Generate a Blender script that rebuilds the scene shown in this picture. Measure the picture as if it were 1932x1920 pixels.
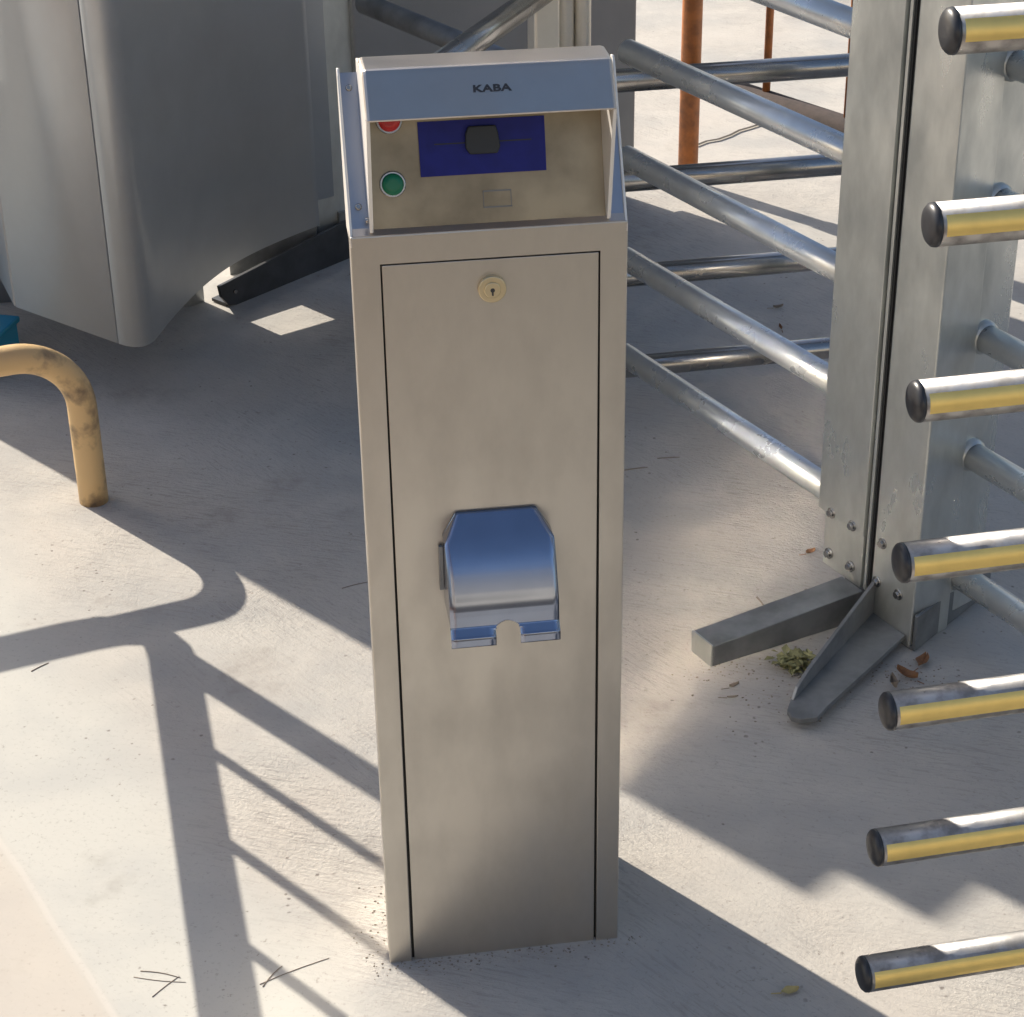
import bpy, bmesh, math, random
from mathutils import Vector, Matrix
R = math.radians
random.seed(7)
sc = bpy.context.scene
for o in list(bpy.data.objects): bpy.data.objects.remove(o)

# ------------------------------------------------------------------ camera
cd = bpy.data.cameras.new('camera'); cam = bpy.data.objects.new('camera', cd)
sc.collection.objects.link(cam); sc.camera = cam
pitch, roll = R(28.97), R(-.19)
fw = Vector((0, math.cos(pitch), -math.sin(pitch))); rt = Vector((1, 0, 0)); up = rt.cross(fw)
c_, s_ = math.cos(roll), math.sin(roll)
rt, up = c_*rt + s_*up, c_*up - s_*rt
cam.matrix_world = Matrix(((rt.x, up.x, -fw.x, 0), (rt.y, up.y, -fw.y, 0), (rt.z, up.z, -fw.z, 1.6), (0, 0, 0, 1)))
cd.sensor_fit = 'HORIZONTAL'; cd.sensor_width = 36; cd.lens = 36*3849/1932
cd.shift_x = -84/1932; cd.clip_start = .05; cd.clip_end = 500

# ------------------------------------------------------------------ light
SUN_AZ, SUN_EL = R(136), R(32)
sd = Vector((math.cos(SUN_AZ)*math.cos(SUN_EL), math.sin(SUN_AZ)*math.cos(SUN_EL), math.sin(SUN_EL)))
w = bpy.data.worlds.new('World'); sc.world = w; w.use_nodes = True
nt = w.node_tree; nt.nodes.clear()
sky = nt.nodes.new('ShaderNodeTexSky'); sky.sky_type = 'NISHITA'; sky.sun_disc = False
sky.sun_elevation = SUN_EL; sky.sun_rotation = math.pi/2 - SUN_AZ
sky.dust_density = 2.2; sky.ozone_density = 1.0
bg = nt.nodes.new('ShaderNodeBackground'); bg.inputs[1].default_value = .10
ow = nt.nodes.new('ShaderNodeOutputWorld')
nt.links.new(sky.outputs[0], bg.inputs[0]); nt.links.new(bg.outputs[0], ow.inputs[0])
sl = bpy.data.lights.new('sun', 'SUN'); sl.energy = 4.6; sl.angle = R(.53); sl.color = (1, .92, .80)
so = bpy.data.objects.new('sun', sl); sc.collection.objects.link(so)
so.rotation_euler = sd.to_track_quat('Z', 'Y').to_euler(); so.location = (-3, 4, 5)
sc.view_settings.view_transform = 'Standard'; sc.view_settings.look = 'None'
sc.view_settings.exposure = .82; sc.view_settings.gamma = 1

# ------------------------------------------------------------------ materials
def mat(name, col, rough=.5, metal=0., spec=.5, nscale=0, namt=0., bump=0., bscale=200, col2=None, stretch=(1, 1, 1), streak=0., sscale=60, lo=.35, hi=.65, rvar=0., aniso=0.):
    m = bpy.data.materials.new(name); m.use_nodes = True
    t = m.node_tree; b = t.nodes['Principled BSDF']; L = t.links.new
    b.inputs['Base Color'].default_value = (*col, 1); b.inputs['Roughness'].default_value = rough
    b.inputs['Metallic'].default_value = metal; b.inputs['Specular IOR Level'].default_value = spec
    tc = t.nodes.new('ShaderNodeTexCoord')
    def noise(scale, detail=5, st=(1, 1, 1), rg=.55):
        mp = t.nodes.new('ShaderNodeMapping'); mp.inputs['Scale'].default_value = st; L(tc.outputs['Object'], mp.inputs[0])
        n = t.nodes.new('ShaderNodeTexNoise'); n.inputs['Scale'].default_value = scale
        n.inputs['Detail'].default_value = detail; n.inputs['Roughness'].default_value = rg
        L(mp.outputs[0], n.inputs['Vector']); return n
    if nscale:
        n = noise(nscale, 6, stretch)
        r = t.nodes.new('ShaderNodeMapRange'); r.inputs[1].default_value = lo; r.inputs[2].default_value = hi
        L(n.outputs[0], r.inputs[0])
        mx = t.nodes.new('ShaderNodeMix'); mx.data_type = 'RGBA'
        mx.inputs[6].default_value = (*col, 1); mx.inputs[7].default_value = (*(col2 or [c*(1-namt) for c in col]), 1)
        L(r.outputs[0], mx.inputs[0]); L(mx.outputs[2], b.inputs['Base Color'])
        if rvar:
            r2 = t.nodes.new('ShaderNodeMapRange'); r2.inputs[1].default_value = .3; r2.inputs[2].default_value = .7
            r2.inputs[3].default_value = rough-rvar; r2.inputs[4].default_value = rough+rvar
            L(n.outputs[0], r2.inputs[0]); L(r2.outputs[0], b.inputs['Roughness'])
    if bump or streak:
        bp = t.nodes.new('ShaderNodeBump'); bp.inputs['Distance'].default_value = .001
        if streak:
            n2 = noise(sscale, 3, (1, 1, .03)); bp.inputs['Strength'].default_value = streak
        else:
            n2 = noise(bscale, 4); bp.inputs['Strength'].default_value = bump
        L(n2.outputs[0], bp.inputs['Height']); L(bp.outputs[0], b.inputs['Normal'])
    if aniso: b.inputs['Anisotropic'].default_value = aniso
    return m

M = {}
M['steel'] = mat('brushed_stainless', (.585, .555, .505), .41, 1, nscale=16, namt=.17, lo=.4, hi=.75, stretch=(1, 1, .5), rvar=.07, streak=.05, sscale=330)
M['steel_hood'] = mat('hood_stainless', (.62, .56, .50), .33, 1, nscale=12, namt=.12, rvar=.05)
M['steel_panel'] = mat('warm_tint_stainless', (.33, .28, .20), .42, 1, nscale=16, namt=.3, rvar=.06)  # brown tint in the colour stands for warm surroundings mirrored in the panel
M['polish'] = mat('satin_tube_steel', (.46, .45, .435), .24, 1, nscale=14, namt=.25, rvar=.06)
M['chute'] = mat('polished_chute_steel', (.31, .35, .45), .19, 1, nscale=30, namt=.08)  # blue tint puts the mirrored sky into the colour
M['gap'] = mat('black_rubber', (.012, .012, .012), .7)
M['galv'] = mat('galvanised_steel', (.68, .70, .67), .36, .75, nscale=13, namt=.34, rvar=.14, bump=.12, bscale=90, lo=.34, hi=.66, stretch=(1, 1, .45))
M['galv_dark'] = mat('darkened_galvanised_steel', (.28, .29, .295), .5, .6, nscale=14, namt=.4, rvar=.1, bump=.25, bscale=70)  # darker copy of the galvanised steel; shade on the feet is in the colour
M['galv_tube'] = mat('galvanised_tube', (.70, .73, .75), .3, .65, nscale=18, namt=.16, rvar=.07, bump=.06, bscale=110)
M['sheet'] = mat('grey_sheet_steel', (.50, .53, .555), .42, .5, nscale=5, namt=.1, rvar=.05)
M['sheet_dark'] = mat('dark_grey_sheet_steel', (.24, .245, .25), .45, .4, nscale=5, namt=.12, rvar=.05)
M['steel_lit'] = mat('sunlit_steel_edge', (.80, .77, .72), .42, .55)  # paler steel copy; sunlit brightness of the edge plates is in the colour
M['rear'] = mat('rear_reflector_stainless', (.95, .88, .78), .24, 1)
M['column'] = mat('satin_column_steel', (.82, .77, .67), .38, .6, nscale=10, namt=.12)  # cream colour stands for lit surroundings reflected in the column
M['stucco'] = mat('cream_stucco', (.62, .56, .46), .9, nscale=3, namt=.12, bump=.3, bscale=60)
M['window'] = mat('dark_window_glass', (.03, .035, .04), .08)
M['arm'] = mat('scuffed_arm_steel', (.42, .41, .40), .42, .85, nscale=34, namt=.45, lo=.42, hi=.6, rvar=.18, bump=.1, bscale=150)
M['steel_sky'] = mat('shoulder_stainless', (.37, .375, .405), .32, 1)  # darker bluish steel; the sky's reflection on the shoulder is in the colour
M['black'] = mat('black_painted_steel', (.055, .057, .062), .45, .2, nscale=20, namt=.4)
M['cap'] = mat('black_plastic_cap', (.03, .03, .033), .35)
M['yellow'] = mat('yellow_tape', (1.0, .73, .24), .42, .6, nscale=25, namt=.12)
M['blue'] = mat('blue_plate', (.010, .016, .20), .5, 0, .3, nscale=60, namt=.2)
M['slot'] = mat('slot_plastic', (.018, .022, .026), .45)
M['green'] = mat('green_button', (.0, .16, .075), .35)
M['red'] = mat('red_button', (.55, .02, .02), .3)
M['brass'] = mat('brass_lock', (.72, .60, .38), .33, .75)
M['ink'] = mat('black_lettering', (.04, .04, .045), .6)
M['yhoop'] = mat('worn_yellow_paint', (.62, .42, .20), .5, nscale=17, col2=(.16, .11, .07), lo=.50, hi=.66, bump=.25, bscale=90)
M['orange'] = mat('orange_rusty_paint', (.50, .17, .045), .55, nscale=34, col2=(.20, .075, .03), lo=.40, hi=.75, bump=.2)
M['rust'] = mat('dark_brown_rust', (.035, .022, .02), .9, nscale=40, namt=.5, bump=.4)
M['bluebox'] = mat('blue_plastic', (.02, .26, .42), .45)
M['twig'] = mat('dry_twig', (.23, .19, .15), .8)
M['leafg'] = mat('green_leaf', (.30, .29, .13), .7, nscale=60, namt=.4)
M['leafy'] = mat('yellow_leaf', (.50, .40, .16), .6, nscale=60, namt=.3)
M['leafo'] = mat('orange_brown_leaf', (.27, .135, .065), .8, nscale=60, namt=.4)
M['grit'] = mat('grit', (.30, .25, .195), .9, nscale=40, namt=.5)
M['crack'] = mat('crack_dark', (.05, .04, .03), .9)

# ------------------------------------------------------------------ mesh helpers
class MB:
    def __init__(s): s.bm = bmesh.new()
    def _add(s, co, faces, smooth=False):
        vs = [s.bm.verts.new(c) for c in co]
        out = []
        for f in faces:
            try:
                fc = s.bm.faces.new([vs[i] for i in f]); fc.smooth = smooth; out.append(fc)
            except ValueError: pass
        return vs, out
    def prism(s, pts, d, bevel=0):
        """polygon pts (3D, planar) swept by vector d"""
        n = len(pts); d = Vector(d); a = [Vector(p) for p in pts]
        co = a + [p+d for p in a]
        fs = [list(range(n))[::-1], list(range(n, 2*n))] + [(i, (i+1) % n, n+(i+1) % n, n+i) for i in range(n)]
        vs, f = s._add(co, fs)
        if bevel:
            es = list({e for v in vs for e in v.link_edges})
            r = bmesh.ops.bevel(s.bm, geom=es, offset=bevel, segments=2, affect='EDGES', profile=.5)
        return s
    def box(s, o, ex, ey, ez, bevel=0):
        """corner o, edge vectors"""
        o, ex, ey, ez = map(Vector, (o, ex, ey, ez))
        return s.prism([o, o+ex, o+ex+ey, o+ey], ez, bevel)
    def tube(s, path, r, seg=28, cap=True, dome=0):
        path = [Vector(p) for p in path]; rings = []
        rr = r if isinstance(r, (list, tuple)) else [r]*len(path)
        t0 = (path[1]-path[0]).normalized(); a = Vector((0, 0, 1)) if abs(t0.z) < .9 else Vector((1, 0, 0))
        nrm = (a - t0*a.dot(t0)).normalized()
        for i, p in enumerate(path):
            t = ((path[min(i+1, len(path)-1)]-p).normalized() + (p-path[max(i-1, 0)]).normalized()).normalized()
            nrm = (nrm - t*nrm.dot(t)).normalized(); b = t.cross(nrm)
            rings.append([s.bm.verts.new(p + rr[i]*(math.cos(2*math.pi*k/seg)*nrm + math.sin(2*math.pi*k/seg)*b)) for k in range(seg)])
        for A, B in zip(rings, rings[1:]):
            for k in range(seg):
                f = s.bm.faces.new((A[k], B[k], B[(k+1) % seg], A[(k+1) % seg])); f.smooth = True
        if cap:
            s.bm.faces.new(rings[0]); s.bm.faces.new(rings[-1][::-1])
        return s
    def sheet(s, pts, z0, z1, th=.004):
        """vertical sheet following plan polyline (x,y[,z0]) with thickness"""
        P = [Vector((p[0], p[1], 0)) for p in pts]; N = []
        for i, p in enumerate(P):
            d = (P[min(i+1, len(P)-1)]-P[max(i-1, 0)]).normalized(); N.append(Vector((-d.y, d.x, 0)))
        A = [[s.bm.verts.new(p+Vector((0, 0, z))) for p in P] for z in (z0, z1)]
        B = [[s.bm.verts.new(p+n*th+Vector((0, 0, z))) for p, n in zip(P, N)] for z in (z0, z1)]
        for i in range(len(P)-1):
            for q in ((A[0][i], A[0][i+1], A[1][i+1], A[1][i]), (B[0][i+1], B[0][i], B[1][i], B[1][i+1])):
                f = s.bm.faces.new(q); f.smooth = True
            s.bm.faces.new((A[1][i], A[1][i+1], B[1][i+1], B[1][i])); s.bm.faces.new((B[0][i], B[0][i+1], A[0][i+1], A[0][i]))
        for j in (0, -1): s.bm.faces.new((A[0][j], A[1][j], B[1][j], B[0][j]))
        return s
    def build(s, name, m, parent=None, origin=None):
        bmesh.ops.recalc_face_normals(s.bm, faces=s.bm.faces)
        me = bpy.data.meshes.new(name)
        if origin is not None: bmesh.ops.translate(s.bm, verts=s.bm.verts, vec=-Vector(origin))
        s.bm.to_mesh(me); s.bm.free(); me.materials.append(M[m] if isinstance(m, str) else m)
        o = bpy.data.objects.new(name, me); sc.collection.objects.link(o)
        if origin is not None: o.location = origin
        if parent is not None: o.parent = parent
        return o
def tag(o, label=None, cat=None, group=None, kind=None):
    for k, v in (('label', label), ('category', cat), ('group', group), ('kind', kind)):
        if v: o[k] = v
    return o
def empty(name, loc, rz=0, **k):
    o = bpy.data.objects.new(name, None); sc.collection.objects.link(o); o.location = loc; o.rotation_euler = (0, 0, rz)
    o.empty_display_size = .1
    return tag(o, **k)
def copy_to(o, parent, delta):
    c = o.copy(); sc.collection.objects.link(c); c.parent = parent; c.location = Vector(o.location)+Vector(delta); return c
def V(az, l=1., z=0.): return Vector((math.cos(R(az))*l, math.sin(R(az))*l, z))
def arc(c, a, b, r, a0, a1, n):
    c, a, b = Vector(c), Vector(a), Vector(b)
    return [c + r*(math.cos(a0+(a1-a0)*i/n)*a + math.sin(a0+(a1-a0)*i/n)*b) for i in range(n+1)]
X, Y, Z = Vector((1, 0, 0)), Vector((0, 1, 0)), Vector((0, 0, 1))

# ------------------------------------------------------------------ ground
def ground_mat():
    m = bpy.data.materials.new('broomed_concrete'); m.use_nodes = True
    t = m.node_tree; b = t.nodes['Principled BSDF']; L = t.links.new; N = t.nodes.new
    b.inputs['Roughness'].default_value = .9; b.inputs['Specular IOR Level'].default_value = .25
    tc = N('ShaderNodeTexCoord')
    def noise(s, d=5, st=(1, 1, 1), rot=0, dist=0., rg=.55):
        mp = N('ShaderNodeMapping'); mp.inputs['Scale'].default_value = st; mp.inputs['Rotation'].default_value = (0, 0, rot)
        m0 = N('ShaderNodeMapping'); m0.inputs['Rotation'].default_value = (0, 0, rot); mp.inputs['Rotation'].default_value = (0, 0, 0)
        L(tc.outputs['Object'], m0.inputs[0]); L(m0.outputs[0], mp.inputs[0]); n = N('ShaderNodeTexNoise'); n.inputs['Scale'].default_value = s
        n.inputs['Detail'].default_value = d; n.inputs['Distortion'].default_value = dist; n.inputs['Roughness'].default_value = rg
        L(mp.outputs[0], n.inputs['Vector']); return n.outputs[0]
    def rng(v, a, b_, c=0., d=1.):
        r = N('ShaderNodeMapRange'); r.interpolation_type = 'SMOOTHSTEP'
        for i, q in enumerate((a, b_, c, d)): r.inputs[i+1].default_value = q
        L(v, r.inputs[0]); return r.outputs[0]
    def mix(f, A, B, blend='MIX'):
        x = N('ShaderNodeMix'); x.data_type = 'RGBA'; x.blend_type = blend
        for i, q in ((6, A), (7, B)):
            if isinstance(q, tuple): x.inputs[i].default_value = (*q, 1)
            else: L(q, x.inputs[i])
        if isinstance(f, float): x.inputs[0].default_value = f
        else: L(f, x.inputs[0])
        return x.outputs[2]
    def mth(op, a, b_=None):
        x = N('ShaderNodeMath'); x.operation = op
        for i, q in enumerate((a, b_)):
            if q is None: continue
            if isinstance(q, (int, float)): x.inputs[i].default_value = q
            else: L(q, x.inputs[i])
        return x.outputs[0]
    big = rng(noise(2.2, 4), .35, .68)
    col = mix(big, (.455, .42, .375), (.37, .36, .34))
    col = mix(rng(noise(9, 5), .42, .7, 0, .55), col, (.50, .47, .42))
    # brush strokes, two crossing directions selected by region
    br1 = noise(26, 5, (1.0, 8, 1), R(16), .6, .65); br2 = noise(26, 5, (1.0, 8, 1), R(48), .8, .65)
    sel = rng(noise(1.6, 2), .44, .56)
    x = N('ShaderNodeMix'); x.data_type = 'FLOAT'; L(sel, x.inputs[0]); L(br1, x.inputs[2]); L(br2, x.inputs[3]); br = x.outputs[0]
    # smooth cement screed area towards the near left corner
    sp = N('ShaderNodeSeparateXYZ'); L(tc.outputs['Object'], sp.inputs[0])
    d = mth('ADD', mth('MULTIPLY', sp.outputs[0], -.86), mth('MULTIPLY', sp.outputs[1], -.51))
    d = mth('ADD', d, mth('MULTIPLY', noise(7, 4), .12))
    smooth = rng(d, -.70, -.52)
    edge = mth('MULTIPLY', rng(d, -.51, -.50), mth('SUBTRACT', 1., rng(d, -.495, -.485)))
    patch = rng(noise(1.9, 3), .38, .62, .35, 1.)
    rough_amt = mth('MULTIPLY', patch, mth('SUBTRACT', 1., mth('MULTIPLY', smooth, .85)))
    col = mix(smooth, col, mix(rng(noise(4, 5, rg=.6), .4, .65), (.475, .465, .425), (.42, .415, .39)))
    col = mix(mth('MULTIPLY', mth('MULTIPLY', rng(br, .49, .64), rough_amt), .42), col, (.235, .215, .20))
    fine = rng(noise(160, 3, rg=.7), .56, .74)
    col = mix(mth('MULTIPLY', fine, .4), col, (.20, .18, .165))
    # dark specks of dirt, some clustered
    v = N('ShaderNodeTexVoronoi'); wob = noise(120, 3); v.inputs['Scale'].default_value = 42; v.inputs['Randomness'].default_value = 1; L(tc.outputs['Object'], v.inputs['Vector'])
    pit = mth('MULTIPLY', rng(noise(75, 4, rg=.75), .60, .70), rng(noise(3.1, 4), .42, .62, .12, 1.))
    spk = mth('MULTIPLY', mth('SUBTRACT', 1., rng(mth('ADD', v.outputs['Distance'], mth('MULTIPLY', mth('SUBTRACT', wob, .5), .35)), .03, .13)), rng(noise(5, 3), .5, .6))
    col = mix(mth('MULTIPLY', spk, .75), col, (.14, .12, .105))
    col = mix(mth('MULTIPLY', pit, .75), col, (.21, .185, .16))
    st = rng(noise(3.4, 6, rg=.65), .57, .72)
    col = mix(mth('MULTIPLY', st, .6), col, (.25, .225, .20))
    ln = mth('ADD', mth('ADD', mth('MULTIPLY', sp.outputs[0], .842), mth('MULTIPLY', sp.outputs[1], .539)), mth('MULTIPLY', noise(6, 2), .012))
    ridge = mth('MULTIPLY', rng(ln, .510, .514), mth('SUBTRACT', 1., rng(ln, .517, .522)))
    col = mix(mth('MULTIPLY', ridge, .3), col, (.60, .575, .53))
    col = mix(mth('MULTIPLY', mth('SUBTRACT', 1., rng(ln, .50, .53)), .5), col, (.46, .40, .34))
    L(col, b.inputs['Base Color'])
    h = mth('ADD', mth('MULTIPLY', mth('MULTIPLY', br, rough_amt), 1.0), mth('MULTIPLY', noise(170, 4, rg=.7), .8))
    h = mth('ADD', h, mth('MULTIPLY', noise(12, 3), 1.5))
    bp = N('ShaderNodeBump'); bp.inputs['Strength'].default_value = .7; bp.inputs['Distance'].default_value = .005
    L(mth('MULTIPLY', rough_amt, .6), bp.inputs['Strength']); L(h, bp.inputs['Height']); L(bp.outputs[0], b.inputs['Normal'])
    return m
M['ground'] = ground_mat()
g = MB(); g._add([(-60, -60, 0), (60, -60, 0), (60, 60, 0), (-60, 60, 0)], [(0, 1, 2, 3)])
tag(g.build('ground', 'ground'), kind='structure')
M['asphalt'] = mat('asphalt', (.075, .07, .065), .85, nscale=60, namt=.3, bump=.3)
g = MB(); g._add([(-60, -60, .004), (60, -60, .004), (60, .35, .004), (-60, .35, .004)], [(0, 1, 2, 3)])
tag(g.build('road', 'asphalt'), kind='structure')  # unseen dark surface added to darken reflections in the steel
cr = MB()
pts = [(.30, 4.66), (.335, 4.672), (.36, 4.70), (.39, 4.715), (.42, 4.745), (.445, 4.78), (.47, 4.80), (.52, 4.845), (.55, 4.88)]
cr._add([(x+q[0], y+q[1], .004) for (x, y) in pts for q in ((0, 0), (.004, -.009))], [(2*i, 2*i+2, 2*i+3, 2*i+1) for i in range(len(pts)-1)])
tag(cr.build('ground_crack', 'crack'), kind='structure')

# unseen building added behind the photographer for warm fill and reflections
bl = empty('building', (0, -9, 0), label='low cream stucco building added out of view behind the camera', cat='building')
b = MB(); b.box((-9, -4, 0), (26, 0, 0), (0, 4, 0), (0, 0, 3.9)); wall_ = b.build('wall', 'stucco', bl)
b = MB(); b.box((-9.3, -4.2, 3.9), (26.6, 0, 0), (0, 4.5, 0), (0, 0, .3)); b.build('roof', 'galv_dark', bl)
for k in range(8):
    for zz in (1.3,):
        b = MB(); b.box((-7.6+3.1*k, .0, zz), (1.2, 0, 0), (0, .05, 0), (0, 0, 1.5)); f_ = b.build('window', 'stucco', bl)
        b = MB(); b.box((-7.5+3.1*k, .051, zz+.1), (1.0, 0, 0), (0, .01, 0), (0, 0, 1.3)); b.build('pane', 'window', f_)

# ------------------------------------------------------------------ card reader column
O = Vector((-.1941, 1.8073, 0))
ped = empty('card_reader_column', O, R(9.1), label='waist high brushed stainless steel card reader column with blue card plate and ticket chute', cat='card reader')
W, H, DP = .2673, .892, .20
def P3(x, y, z): return Vector((x, y, z))
gx0, gx1, gz = .0270, .2405, .8632     # door opening
b = MB()
fl = .022                               # depth of front tray
q = gx0-.0012; q2 = gx1+.0012; zt_ = gz+.0012
b.prism([(0, 0, -.02), (q, 0, -.02), (q, 0, zt_), (q2, 0, zt_), (q2, 0, -.02), (W, 0, -.02), (W, 0, H), (0, 0, H)], (0, fl, 0), .0013)
b.box((.014, fl, -.02), (W-.028, 0, 0), (0, DP-fl, 0), (0, 0, H+.02-.006), .001)
body = b.build('body', 'steel', ped)
b = MB(); b.box((.012, DP+.0005, .01), (W-.024, 0, 0), (0, .002, 0), (0, 0, H-.03), .0008); b.build('rear_reflector', 'rear', ped)  # unseen bright plate added to throw sunlight onto the concrete behind
# dark back of the door gap
b = MB(); b.box((gx0-.003, .006, -.01), (gx1-gx0+.006, 0, 0), (0, .012, 0), (0, 0, gz+.013)); b.build('door_gap', 'gap', body)
b = MB(); b.box((gx0+.0018, .0012, -.006), (gx1-gx0-.0032, 0, 0), (0, .004, 0), (0, 0, gz+.006-.0022), .0006)
door = b.build('door', 'steel', ped)
# lock
b = MB(); lc = P3(.1341, 0, .8312)
b.tube([lc+Y*.002, lc-Y*.003, lc-Y*.0036], [.0137, .0137, .0128], 40); lock = b.build('lock', 'brass', door)
b = MB(); b.tube([lc-Y*.003, lc-Y*.0048, lc-Y*.0054], [.0082, .0082, .0074], 32); b.build('lock_barrel', 'brass', lock)
b = MB(); b.tube([lc-Y*.005, lc-Y*.0058], .0022, 16); b.box(lc+P3(-.0009, -.0058, -.0055), (.0018, 0, 0), (0, .0006, 0), (0, 0, .0045)); b.build('keyhole', 'ink', lock)
# chute: bent steel tray
prof = [(0, .5870), (-.0045, .5820), (-.0120, .5735), (-.0185, .5660), (-.0240, .5590), (-.0290, .5520), (-.0333, .5450), (-.0372, .5375), (-.0407, .5300), (-.0443, .5220), (-.0478, .5140), (-.0504, .5065), (-.0517, .5000), (-.0523, .4930), (-.0526, .4860), (-.0528, .4815), (-.0536, .4800), (-.0590, .4730), (-.0602, .4718), (-.0606, .4700), (-.0606, .4622)]
cx0, cx1, nx0, nx1 = .0775, .1905, .1240, .1492
def chute_x(i, z):
    l, r = cx0, cx1
    if z > .562: k = (z-.562)/.025; l += .0145*k; r -= .016*k
    return l, r
b = MB(); ncol = 28
rows = []
for (y, z) in prof:
    l, r = chute_x(0, z); rows.append([P3(l+(r-l)*k/ncol, y, z) for k in range(ncol+1)])
cent, rad = (.5*(nx0+nx1), .4740), .5*(nx1-nx0)
vs = [[b.bm.verts.new(p) for p in row] for row in rows]
# refine: build column grid aligned to the notch
b.bm.free(); b = MB(); rows = []
xs = sorted([cx0+(nx0-cx0)*k/6 for k in range(7)] + [nx0+(nx1-nx0)*k/26 for k in range(1, 26)] + [nx1+(cx1-nx1)*k/6 for k in range(7)])
zs = []
for (p, q) in zip(prof, prof[1:]):
    n = 6 if .455 < q[1] < .495 else 2
    zs += [(p[0]+(q[0]-p[0])*k/n, p[1]+(q[1]-p[1])*k/n) for k in range(n)]
zs.append(prof[-1])
for (y, z) in zs:
    l, r = chute_x(0, z); rows.append([b.bm.verts.new(P3(l+(x-cx0)/(cx1-cx0)*(r-l), y, z)) for x in xs])
for i in range(len(zs)-1):
    for k in range(len(xs)-1):
        xm, zm = .5*(xs[k]+xs[k+1]), .5*(zs[i][1]+zs[i+1][1])
        if nx0 < xm < nx1 and zm < cent[1]+math.sqrt(max(0, rad**2-(xm-cent[0])**2))*.95: continue
        f = b.bm.faces.new((rows[i][k], rows[i][k+1], rows[i+1][k+1], rows[i+1][k])); f.smooth = True
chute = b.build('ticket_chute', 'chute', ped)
so_ = chute.modifiers.new('thick', 'SOLIDIFY'); so_.thickness = .0014; so_.offset = 1
for nm, xx, d in (('chute_cheek', cx0+.0003, .0012), ('chute_cheek', cx1-.0015, .0012)):
    b = MB(); b.prism([P3(xx, 0, .562), P3(xx, -.0215, .5612)] + [P3(xx, y+.0008, z) for y, z in prof[4:16]] + [P3(xx, 0, .4815)], (d, 0, 0)); b.build(nm, 'chute', chute)
for xx, sg in ((cx0, 1), (cx1, -1)):      # chamfer facets
    b = MB(); o = xx+sg*.0003; q = xx+sg*(.0145 if sg > 0 else .016)
    b.prism([P3(o, 0, .562), P3(o, -.0212, .5615), P3(o+(q-o)*.5, -.0115, .5735), P3(q, -.001, .5862), P3(q-sg*.001, 0, .5862)], (sg*.0008, 0, -.0008)); b.build('chute_facet', 'chute', chute)
b = MB(); b.box((cx0-.0045, -.004, .4985), (.0045, 0, 0), (0, .004, 0), (0, 0, .052), .0005); b.build('hinge_tab', 'galv_dark', chute)
HH = .889
head_parts_from = set(bpy.data.objects)
# outer side plates, receding with height
for xx in (.0003, W-.0028):
    b = MB(); b.prism([P3(xx, .0, HH-.004), P3(xx, .074, 1.022), P3(xx, .080, 1.027), P3(xx, .088, 1.0255), P3(xx, .060, HH-.012), P3(xx, .0, HH-.012)], (.0025, 0, 0), .0007); b.build('side_plate', 'steel_lit', ped)
b = MB()   # sloping shoulder strips between side plates and hood
for x0, x1 in ((.0028, .0195), (.2478, W-.0028)):
    b.prism([P3(x0, .004, HH-.002), P3(x1, .004, HH-.002), P3(x1, .078, 1.0235), P3(x0, .078, 1.0235)], (0, .0015, -.001))
b.prism([P3(.016, .0785, 1.020), P3(.016, .100, 1.014), P3(.016, DP-.022, HH+.02), P3(.016, DP-.022, HH-.004), P3(.016, .0585, HH-.004)], (W-.032, 0, 0))
b.build('shoulder', 'steel_sky', ped)
for (z, y) in ((1.010, .072), (.912, .016)):
    b = MB(); p = P3(.0105, y, z); n = P3(0, -.87, .49); b.tube([p, p+n*.002, p+n*.003], [.0032, .0032, .002], 14); b.build('screw', 'polish', ped)
# hood with cheeks
hx0, hx1 = .0188, .2502
def hood_prof():  # (y,z) outer: bottom lip -> front -> top -> back
    return [(-.0285, 1.0085), (-.0290, 1.0100), (-.0030, 1.0455), (-.001, 1.0478), (.003, 1.0485), (.040, 1.0485), (.046, 1.047), (.0495, 1.042)]
b = MB(); hp = hood_prof(); n = len(hp)
# outer skin with rounded vertical corners: several x stations slightly inset
st = [(hx0, .0035), (hx0+.0012, .0012), (hx0+.0035, 0), (hx1-.0035, 0), (hx1-.0012, .0012), (hx1, .0035)]
rows = []
for x, inn in st:
    row = []
    for i, (y, z) in enumerate(hp):
        row.append(b.bm.verts.new(P3(x, y+inn*(.8 if i < 4 else 0), z-inn*(.6 if i > 0 else 0))))
    rows.append(row)
for A, B_ in zip(rows, rows[1:]):
    for i in range(n-1):
        f = b.bm.faces.new((A[i], B_[i], B_[i+1], A[i+1])); f.smooth = False
hood = b.build('hood', 'steel_hood', ped)
sm = hood.modifiers.new('thick', 'SOLIDIFY'); sm.thickness = .002; sm.offset = -1
sm2 = hood.modifiers.new('bev', 'BEVEL'); sm2.width = .0014; sm2.segments = 3; sm2.limit_method = 'ANGLE'; sm2.angle_limit = R(25)
curve = [(-.0275, 1.009), (-.0225, .990), (-.0175, .968), (-.0125, .945), (-.0075, .922), (-.0030, .902), (-.001, .8915)]
for xx, sg in ((hx0+.0002, 1), (hx1-.0037, 1)):
    b = MB(); b.prism([P3(xx, y, z) for y, z in curve] + [P3(xx, .085, .8915), P3(xx, .085, 1.035), P3(xx, .045, 1.041), P3(xx, .0, 1.043)], (.0035, 0, 0), .0009)
    b.build('hood_cheek', 'steel_lit', hood)
b = MB(); b.tube([P3(hx0-.0005, .002, .9035), P3(hx0-.003, .002, .9035)], .003, 12); b.build('hinge_pin', 'polish', hood)
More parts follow.
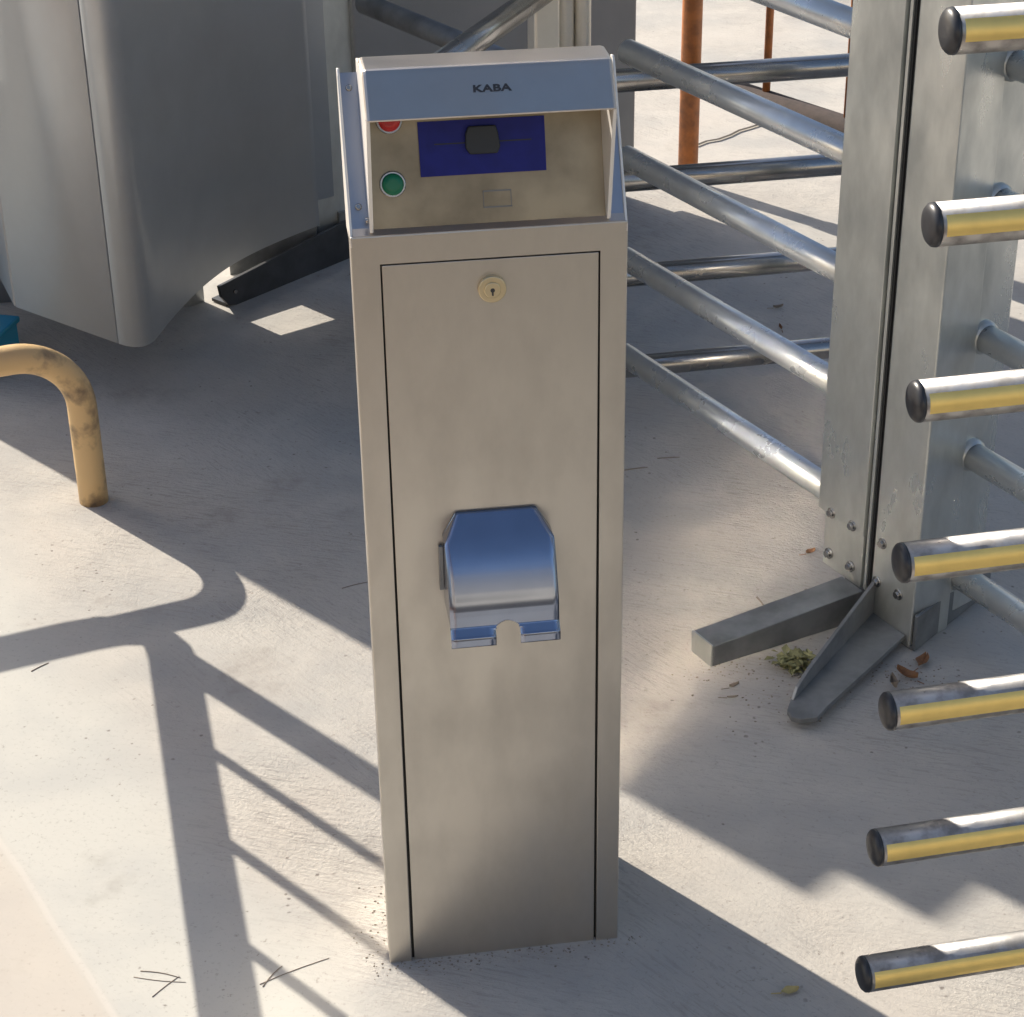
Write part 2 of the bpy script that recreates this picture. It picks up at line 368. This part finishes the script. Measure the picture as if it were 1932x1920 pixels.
# control panel
k_ = 3.0; pn = Vector((0, -k_, 1)).normalized()
def pp(x, y, off=0.): return P3(x, y, .8925+k_*(y-.006)) + pn*off
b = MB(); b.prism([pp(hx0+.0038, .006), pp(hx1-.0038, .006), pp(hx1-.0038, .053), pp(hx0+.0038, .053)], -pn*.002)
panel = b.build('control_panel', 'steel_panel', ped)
b = MB(); b.prism([P3(.003, .0005, HH-.0006), P3(W-.003, .0005, HH-.0006), P3(W-.003, .0075, .8935), P3(.003, .0075, .8935)], (0, .001, -.002)); b.build('front_lip', 'steel_hood', ped)
b = MB(); b.prism([pp(.0710, 0.0206, .0006), pp(.1910, 0.0206, .0006), pp(.1915, 0.0368, .0006), pp(.0708, 0.0368, .0006)], pn*.0014); plate = b.build('card_plate', 'blue', panel)
b = MB(); b.prism([pp(.0855, 0.0298, .0021), pp(.178, 0.0298, .0021), pp(.178, 0.0302, .0021), pp(.0855, 0.0302, .0021)], pn*.0003); b.build('slot_line', 'slot', plate)
b = MB()
bot = [pp(.1185, 0.0265, .0021), pp(.1445, 0.0265, .0021), pp(.1475, 0.0285, .0021), pp(.146, 0.0327, .0021), pp(.144, 0.0348, .0021), pp(.118, 0.0348, .0021), pp(.115, 0.0327, .0021), pp(.1145, 0.0285, .0021)]
b.prism(bot, pn*.006, .0012); b.build('card_slot', 'slot', plate)
for nm, y, x in (('green', 0.019, .0440), ('red', 0.0377, .0445)):
    b = MB(); c = pp(x, y); b.tube([c, c+pn*.0016, c+pn*.0022], [.0125, .0125, .0116], 36); ring = b.build('button_ring', 'polish', panel)
    b = MB(); b.tube([c+pn*.001, c+pn*.0042, c+pn*.0058, c+pn*.0064], [.0103, .0103, .0088, .005], 36); bt = b.build('push_button', nm, ring); bt['label'] = nm+' push button'
b = MB()
for (x0, y0, x1, y1) in ((.129, 0.0104, .156, 0.0104), (.1555, 0.0104, .1555, 0.0152), (.129, 0.0152, .1555, 0.0152), (.129, 0.0104, .129, 0.0152)):
    b.prism([pp(x0, y0, .0001), pp(x1+.0006, y0, .0001), pp(x1+.0006, y1+.0004, .0001), pp(x0, y1+.0004, .0001)], pn*.0003)
b.build('etched_outline', 'galv_dark', panel)
# lettering
cu = bpy.data.curves.new('txt', 'FONT'); cu.body = 'KABA'; cu.size = .0105; cu.extrude = .00015; cu.offset = .0004; cu.space_character = 1.06; cu.align_x = 'CENTER'
to = bpy.data.objects.new('txt', cu); sc.collection.objects.link(to)
bpy.context.view_layer.update()
me = bpy.data.meshes.new_from_object(to); bpy.data.objects.remove(to); me.materials.clear(); me.materials.append(M['ink'])
lo = bpy.data.objects.new('brand_lettering', me); sc.collection.objects.link(lo); lo.parent = hood
fu = Vector((0, .026, .0355)).normalized(); fn = Vector((0, -.0355, .026)).normalized()
lp = P3(.1357, -.029+.026*.50, 1.010+.0355*.50) + fn*.0004
lo.matrix_local = Matrix(((1.27, 0, 0, lp.x), (0, fu.y*.86, fn.y, lp.y), (0, fu.z*.86, fn.z, lp.z), (0, 0, 0, 1)))
lo['label'] = 'black maker lettering on the hood'

for o_ in set(bpy.data.objects) - head_parts_from:      # the head sits 4 mm up on the body
    if o_.parent == ped: o_.location.z += .004

# ------------------------------------------------------------------ barred panel and turnstile post at the right
J, K, LC = Vector((.455, 2.553, 0)), Vector((.506, 2.469, 0)), Vector((.406, 2.636, 0))
e = V(-59); n1 = V(-149); n2 = -n1        # along the faces, towards the camera, away from it
TOP = 2.25
bz = [.148+.1745*i for i in range(12)]
pnl = empty('barred_guard_panel', LC, label='galvanised guard panel of horizontal tubes ending in a channel left of the black seam', cat='guard panel')
def loc(o): return -Vector(o.location)
b = MB()
s0 = -.098
b.box(J+e*(s0-.028)+Z*.128, e*.106, n2*.045, Z*(TOP-.128), .0015)
b.box(J+e*(s0-.012)+n2*.002+Z*.041, e*.090, n2*.038, Z*.087, .001)
b.box(J+e*(-.0185)+n2*.006+Z*.046, e*.008, n2*.035, Z*(TOP-.046), .001)
o = b.build('channel', 'galv', pnl, LC); o.location = (0, 0, 0)
def rel(o): o.location = (0, 0, 0); return o
b = MB(); b.box(J+e*(-.0100)-n2*.001+Z*.046, e*.0055, n2*.03, Z*(TOP-.046), .0006); rel(b.build('channel_lip', 'galv', pnl, LC))
for i, z in enumerate(bz):
    b = MB(); a = J+e*(-.115)+n2*.024+Z*z; b.tube([a+e*.03, a-e*.585], .0195, 28)
    rel(b.build('bar', 'galv_tube', pnl, LC))
for (s, z) in ((-.094, .133), (-.045, .135), (-.094, .064), (-.043, .067)):
    b = MB(); p = J+e*s+Z*z+n1*(.0 if s < -.09 else 0); q = n1
    if z < .1: p = p - n1*.0
    b.tube([p-q*.004, p+q*.0015, p+q*.002], [.0085, .0085, .0075], 20); b.tube([p, p+q*.0065], .0055, 6); rel(b.build('bolt', 'polish', pnl, LC))
b = MB()   # straight foot towards the left
d = V(208.7); a = Vector((.4475, 2.5485, 0))
sidev = -e*.05
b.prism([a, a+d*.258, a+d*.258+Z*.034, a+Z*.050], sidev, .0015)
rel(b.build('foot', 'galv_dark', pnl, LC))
b = MB(); t = a+d*.2585; b.box(t+Z*.0, d*.003, sidev, Z*.0365, .001); rel(b.build('foot_end_plate', 'galv', pnl, LC))
b = MB(); b.box(J+e*(-.088)+n2*.03+Z*.0, e*.07, n2*.012, Z*.05); rel(b.build('mounting_bracket', 'galv_dark', pnl, LC))

post = empty('turnstile_post', K, label='tall galvanised box post right of the black seam with spread feet and tube stubs', cat='post')
b = MB(); SD = V(41)
poly = [J+e*.006, J+e*.1+e*0, J+e*.1+SD*.085, J+e*.006+SD*.085]
b.prism([p+Z*.0 for p in poly], Z*TOP, .003); rel(b.build('column', 'galv', post, K))
b = MB(); q0 = J+e*.094+SD*.085
b.prism([q0+Z*.02, q0+SD*.075+Z*.02, q0+SD*.075-e*.05+Z*.02, q0-e*.05+Z*.02], Z*(TOP-.02), .003); rel(b.build('rear_column', 'galv', post, K))
b = MB(); b.box(J+e*.0006+n2*.004+Z*.046, e*.0052, n2*.02, Z*(TOP-.05)); rel(b.build('seam_seal', 'gap', post, K))
b = MB(); b.box(J+e*(-.0045)+n2*.002+Z*.046, e*.0048, n2*.02, Z*(TOP-.05)); rel(b.build('seam_seal', 'gap', post, K))
for (s, z) in ((.024, .139), (.019, .073), (.067, .076)):
    b = MB(); p = J+e*s+Z*z; q = n1; b.tube([p, p+q*.0015, p+q*.002], [.0085, .0085, .0075], 20); b.tube([p, p+q*.0065], .0055, 6); rel(b.build('bolt', 'polish', post, K))
Cz = [.84, .655, .46, .28, .085, 1.02, 1.2, 1.38, 1.56, 1.74, 1.92, 2.1]
for z in Cz:
    a = K+V(41)*.10+Z*z; b = MB(); b.tube([a-e*.01, a+e*.9], .0195, 28); bar = rel(b.build('bar', 'galv_tube', post, K))
    b = MB(); b.tube([a-e*.006-V(41)*0, a+e*.003, a+e*.007], [.0245, .0235, .0198], 28, cap=False); w_ = rel(b.build('weld', 'galv', bar, K)); w_.location = (0, 0, 0)
# bent angle foot towards the camera (flat sole with rounded toe and an upstand)
f0 = J+e*.012; fd = V(238.3); wv = e*.078
b = MB(); L_ = .268
a, c = f0+n1*.001, f0+wv+n1*.001
toe_l, toe_r = a+fd*(L_), c+fd*(L_-.035)-e*.022
toe = [toe_l+e*.000, toe_l+e*.008+fd*.022, toe_l+e*.022+fd*.028, toe_l+e*.036+fd*.02, toe_r+fd*.03+e*0, toe_r]
b.prism([p+Z*.012 for p in [a, toe_l]+toe[1:]+[c]], Z*.008, .001)
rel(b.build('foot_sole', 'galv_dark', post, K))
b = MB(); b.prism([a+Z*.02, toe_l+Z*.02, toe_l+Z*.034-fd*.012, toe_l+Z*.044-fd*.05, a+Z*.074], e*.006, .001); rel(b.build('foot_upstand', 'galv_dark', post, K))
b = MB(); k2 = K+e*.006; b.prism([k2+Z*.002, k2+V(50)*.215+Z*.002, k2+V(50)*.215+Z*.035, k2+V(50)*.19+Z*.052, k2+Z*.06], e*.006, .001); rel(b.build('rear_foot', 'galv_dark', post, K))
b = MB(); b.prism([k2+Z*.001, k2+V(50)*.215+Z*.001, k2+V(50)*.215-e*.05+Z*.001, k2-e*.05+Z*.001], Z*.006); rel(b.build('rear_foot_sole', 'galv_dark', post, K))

# ------------------------------------------------------------------ rotors
def wing(root, base, az, zs, s0, s1, r, m, org, name='arm'):
    out = []
    for z in zs:
        a = base+V(az)*s0+Z*z; q = base+V(az)*s1+Z*z; b = MB(); b.tube([a, q-V(az)*.003, q], [r, r, r*.93], 30)
        out.append(rel(b.build(name, m, root, org)))
    return out
rc = Vector((.011, 3.192, 0))
rot = empty('turnstile_rotor', rc, label='stainless turnstile rotor behind the card reader with fluted column and three wings of tubes', cat='turnstile')
rz = [.10+.17*i for i in range(12)]
cb = MB()
cb.box(rc+V(20)*-.052+V(110)*-.02+Z*.0, V(20)*.042, V(110)*.04, Z*TOP, .004)
rel(cb.build('column', 'column', rot, rc))
for k, dx in enumerate((.004, .034)):
    b = MB(); p = rc+V(15)*dx+Vector((0, .0, 0)); b.tube([p, p+Z*TOP], .0135 if k else .015, 24); rel(b.build('column_tube', 'column', rot, rc))
b = MB(); b.tube([rc+Vector((0, .03, 0)), rc+Vector((0, .03, TOP))], .03, 24); rel(b.build('core', 'galv_dark', rot, rc))
wing(rot, rc, 12.1, rz, .05, .56, .019, 'polish', rc)
wing(rot, rc, 250, rz, .03, .52, .019, 'polish', rc)
wing(rot, rc, 126, rz, .03, .61, .019, 'galv_dark', rc)  # third wing in a darker metal that stands in for its shade

tip = Vector((.3215, 1.66, 0)); AZ = 12.6; AL = .62
rc2 = tip+V(AZ)*AL
rot2 = empty('turnstile_rotor', rc2, label='turnstile rotor at right edge with comb of steel arms striped yellow and black end caps', cat='turnstile')
b = MB(); b.tube([rc2, rc2+Z*TOP], .05, 32); rel(b.build('column', 'polish', rot2, rc2))
az_ = [.112+.1695*i for i in range(13)]
def strip(a, q, r, e0, e1):
    d = (q-a).normalized(); side = Vector((d.y, -d.x, 0)); b = MB(); n = 10; A = []; B_ = []
    for i in range(n+1):
        t = R(e0+(e1-e0)*i/n); v = side*math.cos(t)+Z*math.sin(t)
        A.append(b.bm.verts.new(a+v*r)); B_.append(b.bm.verts.new(q+v*r))
    for i in range(n):
        f = b.bm.faces.new((A[i], A[i+1], B_[i+1], B_[i])); f.smooth = True
    return b
first = None
for i, z in enumerate(az_):
    if first is None:
        a, q = tip+V(AZ)*.006+Z*z, rc2+Z*z-V(AZ)*.04
        b = MB(); b.tube([a, q], .0195, 40); arm = rel(b.build('arm', 'arm', rot2, rc2))
        st_ = strip(a+V(AZ)*.004, q, .01975, -13, 44).build('yellow_strip', 'yellow', arm, rc2); st_.location = (0, 0, 0)
        b = MB(); b.tube([a-V(AZ)*.0078, a-V(AZ)*.0074, a-V(AZ)*.0056, a-V(AZ)*.003, a+V(AZ)*.0005], [.005, .011, .0165, .0192, .0198], 40)
        cp = b.build('end_cap', 'cap', arm, rc2); cp.location = (0, 0, 0); first = (arm, st_, cp)
    else:
        arm = first[0].copy(); sc.collection.objects.link(arm); arm.parent = rot2; arm.location = (0, 0, z-az_[0])
        for c in first[1:]:
            cc = c.copy(); sc.collection.objects.link(cc); cc.parent = arm
for az2 in (132.6, 252.6):
    if az2 == 252.6: continue
    for z in az_:
        pass

# ------------------------------------------------------------------ grey sheet housing at the left, with raised lower edge
hc = Vector((-.75, 3.4, 0))
hs = empty('turnstile_housing', hc, label='tall curved grey sheet steel housing with rounded corner, raised off the concrete at the left', cat='housing')
import itertools
def curve_pts(P, n=6):
    out = []
    for i in range(len(P)-1):
        p0, p1, p2, p3 = P[max(i-1, 0)], P[i], P[i+1], P[min(i+2, len(P)-1)]
        for k in range(n):
            t = k/n
            out.append(tuple(.5*((2*p1[j])+(-p0[j]+p2[j])*t+(2*p0[j]-5*p1[j]+4*p2[j]-p3[j])*t*t+(-p0[j]+3*p1[j]-3*p2[j]+p3[j])*t**3) for j in (0, 1)))
    return out+[tuple(P[-1][:2])]
b = MB(); b.sheet([(-.966, 3.37), (-.755, 3.2115)], .15, TOP, .004); rel(b.build('side_panel', 'sheet', hs, hc))
b = MB(); b.sheet([(-1.36, 3.80), (-1.12, 3.72), (-.970, 3.374)], .15, TOP, .004); rel(b.build('rear_panel', 'sheet', hs, hc))  # leftmost stretch added out of view to shade the ground
crv = [(-.752, 3.2095), (-.738, 3.200), (-.722, 3.1945), (-.708, 3.1975), (-.698, 3.208), (-.693, 3.222), (-.688, 3.25)] + curve_pts([(-.683, 3.285), (-.670, 3.355), (-.648, 3.45), (-.615, 3.545), (-.575, 3.622), (-.52, 3.70), (-.463, 3.768)], 5)
b = MB(); b.sheet(crv, .15, TOP, .004); rel(b.build('curved_panel', 'sheet', hs, hc))
b = MB()  # unseen back sheets, shaped to block the sun except at one low gap
b.sheet([(-.452, 3.935), (-.70, 3.745)], .15, TOP, .004); b.sheet([(-.70, 3.745), (-.725, 3.72), (-.90, 3.80), (-1.12, 3.74), (-1.36, 3.82)], 0, TOP, .004); rel(b.build('back_panel', 'sheet', hs, hc))
b = MB(); b.prism([(-.665, 3.88, 0), (-.49, 3.935, 0), (-.49, 4.02, 0), (-.67, 3.96, 0)], (0, 0, .28)); rel(b.build('light_block', 'galv_dark', hs, hc))  # block added to stop sunlight leaking under the back panel

pb = Vector((-.486, 3.957, 0))
wp = empty('wall_post', pb, label='flat galvanised post with dark angle foot behind the card reader, left side', cat='post')
b = MB(); b.box(pb+V(118)*0, V(29)*.098, V(119)*.08, Z*TOP, .002); rel(b.build('column', 'galv', wp, pb))
b = MB(); b.box(pb-V(29)*.0045+V(299)*.004, V(29)*.004, V(119)*.06, Z*TOP, .0008); rel(b.build('edge_strip', 'galv', wp, pb))
t0 = Vector((-.644, 3.71, 0)); d50 = V(50.2)
b = MB(); b.prism([t0+Z*.006, t0-d50*.0+Z*.006, t0-d50*.016+Z*.028, t0-d50*.02+Z*.052, t0+d50*.33+Z*.082, t0+d50*.40+Z*.082, t0+d50*.40+Z*.0, t0+d50*.02], V(140)*.008, .001)
ft = rel(b.build('foot', 'black', wp, pb))
b = MB(); b.prism([t0+V(140)*.008+Z*.002, t0+d50*.36+V(140)*.008+Z*.002, t0+d50*.36+V(140)*.07+Z*.002, t0+V(140)*.05+Z*.002], Z*.006); rel(b.build('foot_sole', 'black', wp, pb))
b = MB(); p = t0+d50*.018+Z*.03; b.tube([p, p-V(140)*.004], .004, 12); rel(b.build('bolt', 'polish', wp, pb))  # shiny stud standing in for light seen through a hole in the foot

wl = Vector((-.40, 3.99, 0)); wr = Vector((.176, 4.331, 0))
wal = empty('sheet_wall', wl, label='flat grey sheet steel screen wall behind the stainless rotor column', cat='screen wall')
b = MB(); dd = (wr-wl).normalized(); nb = Vector((-dd.y, dd.x, 0))
b.box(wl+Z*.10, dd*(wr-wl).length, nb*.03, Z*(TOP-.1), .006); rel(b.build('panel', 'sheet_dark', wal, wl))
b = MB(); b.box(wl+nb*.004-dd*.05, dd*((wr-wl).length+.03), nb*.022, Z*.1); rel(b.build('shade_kerb', 'galv_dark', wal, wl))  # low kerb added to keep sunlight from passing under the raised panel

# unseen pillar added left of the housing, shaped to cast the long shadow edge
def ct(c, t): return Vector((.695*c+.719*t, .719*c-.695*t, 0))
gp = empty('shadow_pillar', ct(1.68, -3.42), label='stepped galvanised pillar added out of view left of the grey housing for its shadow', cat='pillar')
b = MB(); b.prism([ct(1.590, -3.40), ct(1.80, -3.40), ct(1.80, -3.45), ct(1.590, -3.45)], Z*1.427); rel(b.build('shaft', 'galv', gp, gp.location))
b = MB(); b.prism([ct(1.655, -3.40)+Z*1.4275, ct(1.80, -3.40)+Z*1.4275, ct(1.80, -3.45)+Z*1.4275, ct(1.655, -3.45)+Z*1.4275], Z*.088, .004); rel(b.build('cap', 'galv', gp, gp.location))

# ------------------------------------------------------------------ yellow hoop guard
hb = Vector((-.755, 2.922, 0)); hd = V(204.5)
hp_ = empty('hoop_guard', hb, label='low yellow painted tube hoop, scuffed and worn, at the left edge', cat='hoop barrier')
r_h, zt, rb = .0235, .272, .10
path = [hb-Z*.02, hb+Z*.06, hb+Z*(zt-rb)] + arc(hb+hd*rb+Z*(zt-rb), -hd, Z, rb, 0, math.pi/2, 14)[1:] + [hb+hd*.3+Z*zt] + arc(hb+hd*(.62-rb)+Z*(zt-rb), Z, hd, rb, 0, math.pi/2, 14) + [hb+hd*.62-Z*.02]
b = MB(); b.tube(path, r_h, 28); rel(b.build('tube', 'yhoop', hp_, hb))

# crowd barrier just outside the left edge (casts the post and rail shadows)
ba = Vector((-.953, 2.845, 0)); bd = V(-76)
cb1 = empty('crowd_barrier', ba, label='orange tube crowd barrier with upright bars standing beside the low yellow hoop', cat='barrier')
h0 = .35; L1 = 3.2; zc = 1.06; rd = V(204.5)
k0 = ba - bd*.112 + Z*h0; tl = .13
fil = [k0 + bd*tl*(1-t)**2 + rd*tl*t**2 for t in (0, .2, .4, .6, .8, 1)]
b = MB(); b.tube([ba+bd*L1+Z*h0] + fil + [k0+rd*.9], .027, 20); rel(b.build('lower_rail', 'orange', cb1, ba))
b = MB(); b.tube([ba+Z*h0, ba+Z*.7] + arc(ba+bd*.09+Z*(zc-.09), -bd, Z, .09, 0, math.pi/2, 8) + [ba+bd*1+Z*zc, ba+bd*L1+Z*zc], .025, 20); rel(b.build('frame', 'orange', cb1, ba))
for k in range(15):
    s = .2*(k+1)
    b = MB(); p = ba+bd*s; b.tube([p+Z*h0, p+Z*zc], .0085, 12); rel(b.build('bar', 'orange', cb1, ba))
for s in (2.2, 3.0):
    b = MB(); p = ba+bd*s; b.tube([p+Z*h0, p+Z*.02], .02, 12); b.box(p+V(14)*-.25-bd*.02, V(14)*.5, bd*.04, Z*.02); rel(b.build('foot', 'orange', cb1, ba))

# ------------------------------------------------------------------ orange barrier in the sun behind
ob = Vector((.300, 4.415, 0)); od = V(-48.5)
cb2 = empty('crowd_barrier', ob, label='rusty orange barrier with brown lower rail standing in the sun behind the bars', cat='barrier')
pth = [ob, ob+Z*.5, ob+Z*.98]+arc(ob+od*.12+Z*.98, -od, Z, .12, 0, math.pi/2, 8)[1:]+[ob+od*1.0+Z*1.1, ob+od*2.2+Z*1.1]
b = MB(); b.tube(pth, .0225, 24); rel(b.build('frame', 'orange', cb2, ob))
b = MB(); b.tube([ob+od*.0+Z*.245, ob+od*1.0+Z*.235, ob+od*2.2+Z*.22], .027, 20); rel(b.build('lower_rail', 'rust', cb2, ob))
for s in (.228, .457, .675, .9, 1.1, 1.3, 1.5, 1.7, 1.9):
    b = MB(); p = ob+od*s; b.tube([p+Z*.24, p+Z*1.09], .0085, 12); rel(b.build('bar', 'orange', cb2, ob))

# blue box at the left edge
bb = Vector((-1.30, 3.42, 0))
bx_ = empty('plastic_crate', bb, label='blue plastic crate cut off by the left edge under the grey housing', cat='crate')
b = MB(); b.box(bb, V(-12)*.262, V(78)*.16, Z*.06, .006); rel(b.build('tub', 'bluebox', bx_, bb))
b = MB(); b.box(bb+V(-12)*-.004+V(78)*-.004+Z*.054, V(-12)*.27, V(78)*.168, Z*.012, .003); rel(b.build('rim', 'bluebox', bx_, bb))

# ------------------------------------------------------------------ litter
def twig(pts, r, label):
    r *= .62
    P = [Vector((x, y, r*.6+h)) for x, y, h in pts]; b = MB(); b.tube(P, [r]+[r*.85]*(len(P)-2)+[r*.5], 8)
    o = b.build('twig', 'twig', None, Vector((pts[0][0], pts[0][1], 0))); tag(o, label, 'twig', 'twigs on the concrete')
def bent(a, c, sag=.006, n=5):
    sag *= .9
    a, c = Vector((*a, 0)), Vector((*c, 0)); d = (c-a); nn = Vector((-d.y, d.x, 0)).normalized(); out = []
    for i in range(n+1):
        t = i/n; p = a+d*t+nn*sag*math.sin(math.pi*t); out.append((p.x, p.y, 0.))
    return out
for a, c, r, s, l in (
  ((.105, 3.018), (.153, 3.031), .0022, .001, 'dark straight twig in shade right of the card reader, touching its outline'),
  ((.171, 3.063), (.209, 3.067), .0018, .001, 'short dark twig in shade, second to the right of the card reader'),
  ((-.480, 1.795), (-.432, 1.783), .0011, .003, 'thin curved twig on sunlit concrete left of the broad shadow, upper of two'),
  ((-.486, 1.785), (-.425, 1.776), .0009, -.002, 'pale thin twig lying just below the curved one by the broad shadow'),
  ((-.459, 1.752), (-.434, 1.786), .0010, .001, 'slanting twig at the bottom left on bright concrete'),
  ((-.336, 1.768), (-.318, 1.803), .0012, .002, 'forked twig half in the thin bar shadow at the bottom'),
  ((-.340, 1.772), (-.265, 1.816), .0010, .002, 'longest twig pointing from the bar shadow towards the card reader foot'),
  ((-.325, 2.642), (-.285, 2.661), .0012, .002, 'faint twig in shade just left of the card reader'),
  ((.300, 2.612), (.310, 2.572), .0022, .002, 'bent brown twig before the straight foot of the guard panel'),
  ((-.745, 2.418), (-.725, 2.440), .0014, .001, 'small dark twig by the hoop shadow at the left')):
    twig(bent(a, c, s), r, l)
def leaf(name, c, az, L, Wd, m, label, tilt=.2, curl=.008, grp='fallen leaves on the concrete'):
    b = MB(); n = 8; Lf = []
    for i in range(n+1):
        t = i/n; wd = Wd*math.sin(math.pi*min(.98, max(.03, t)))**.8
        for k, u in enumerate((-1, -.5, 0, .5, 1)):
            Lf.append(b.bm.verts.new(Vector(((t-.5)*L, u*wd*.5*(1+.15*math.sin(9*t+k)), .0015+abs(u)*curl+curl*(t-.5)**2*3))))
    for i in range(n):
        for k in range(4): b.bm.faces.new((Lf[i*5+k], Lf[i*5+k+1], Lf[i*5+k+6], Lf[i*5+k+5]))
    b.tube([(-L*.5, 0, .002), (-L*.5-.012, .002, .003)], .0007, 6)
    o = b.build(name, m); o.location = (*c, .0); o.rotation_euler = (0, 0, R(az)); tag(o, label, 'leaf', grp)
leaf('fallen_leaf', (.263, 1.757), 20, .022, .013, 'leafy', 'small yellow leaf lying alone in shade at the bottom right of the card reader', curl=.002)
leaf('fallen_leaf', (.519, 2.430), 60, .032, .018, 'leafo', 'orange leaf tucked against the post, nearest the box column', curl=.006)
leaf('fallen_leaf', (.492, 2.395), 140, .034, .016, 'leafo', 'brown leaf beside the toe side of the post foot, below the orange one', curl=.008)
leaf('fallen_leaf', (.470, 2.372), 100, .026, .012, 'twig', 'darkest dry leaf beside the rounded foot of the post', curl=.009)
leaf('fallen_leaf', (.395, 2.742), 30, .018, .012, 'leafo', 'tiny brown leaf left of the bolted plate', curl=.004)
leaf('fallen_leaf', (.247, 2.372), 30, .016, .006, 'twig', 'small dark curled leaf scrap between the two feet and the card reader', curl=.004)
leaf('fallen_leaf', (.243, 2.345), 10, .016, .004, 'twig', 'sliver of dry leaf nearest the card reader below the straight foot', curl=.002)
leaf('fallen_leaf', (.437, 3.70), 20, .022, .009, 'twig', 'dark leaf seen between the bars on shaded concrete, farthest back', curl=.004)
leaf('fallen_leaf', (.432, 3.60), 100, .02, .007, 'leafo', 'reddish leaf seen between the bars, in front of the farthest one', curl=.004)
# grit: crumbs of mortar and dirt gathered round the column foot and the post feet
b = MB(); rg = random.Random(3)
def crumb(x, y, r):
    n = 6; c = b.bm.verts.new((x, y, r*.7)); ring = [b.bm.verts.new((x+r*math.cos(6.283*k/n)*rg.uniform(.6, 1.2), y+r*math.sin(6.283*k/n)*rg.uniform(.6, 1.2), .0003)) for k in range(n)]
    for k in range(n): b.bm.faces.new((c, ring[k], ring[(k+1) % n]))
for i in range(150):
    t = rg.uniform(-.02, .30); p = O + Vector((math.cos(R(9.1))*t, math.sin(R(9.1))*t, 0)) + Vector((.16, -.987, 0))*abs(rg.gauss(.004, .012))
    crumb(p.x, p.y, rg.uniform(.0006, .0017))
for i in range(60):
    p = O + Vector((-.004-abs(rg.gauss(0, .02)), rg.uniform(-.01, .16), 0)); crumb(p.x, p.y, rg.uniform(.0006, .0018))
for (cx_, cy_, sp_, n_) in ((.50, 2.40, .035, 90), (.36, 2.42, .05, 120), (.30, 2.36, .06, 60), (.24, 2.42, .03, 50)):
    for i in range(n_): crumb(rg.gauss(cx_, sp_), rg.gauss(cy_, sp_*.7), rg.uniform(.0007, .0022))
tag(b.build('grit', 'grit'), 'brown grit and dust scattered round the feet of column and post', 'grit', kind='stuff')
# weed: a clump of small green leaves between the feet
wb = Vector((.335, 2.425, 0))
weed = empty('weed', wb, label='small green weed growing between the two feet of the post', cat='weed')
b = MB()
for i in range(120):
    a = random.uniform(0, 360); l = random.uniform(.009, .022); c = V(random.uniform(0, 360), random.uniform(0, .030)) ; c.y *= .7
    z = random.uniform(.002, .016); d = V(a); s = V(a+90)
    p = [c+Z*z, c+d*l*.5+s*l*.3+Z*(z+.004), c+d*l+Z*(z+random.uniform(-.002, .006)), c+d*l*.5-s*l*.3+Z*(z+.003)]
    b._add(p, [(0, 1, 2, 3)])
b.build('leaves', 'leafg', weed)
b = MB()
for i in range(6):
    d = V(i*60+10, .018); b.tube([Z*0, d*.6+Z*.006, d+Z*.009], .0008, 6)
b.build('stem', 'twig', weed)

sc.render.resolution_x, sc.render.resolution_y = 1024, 1017
sc.cycles.caustics_reflective = True; sc.cycles.blur_glossy = .1; sc.cycles.sample_clamp_indirect = 60
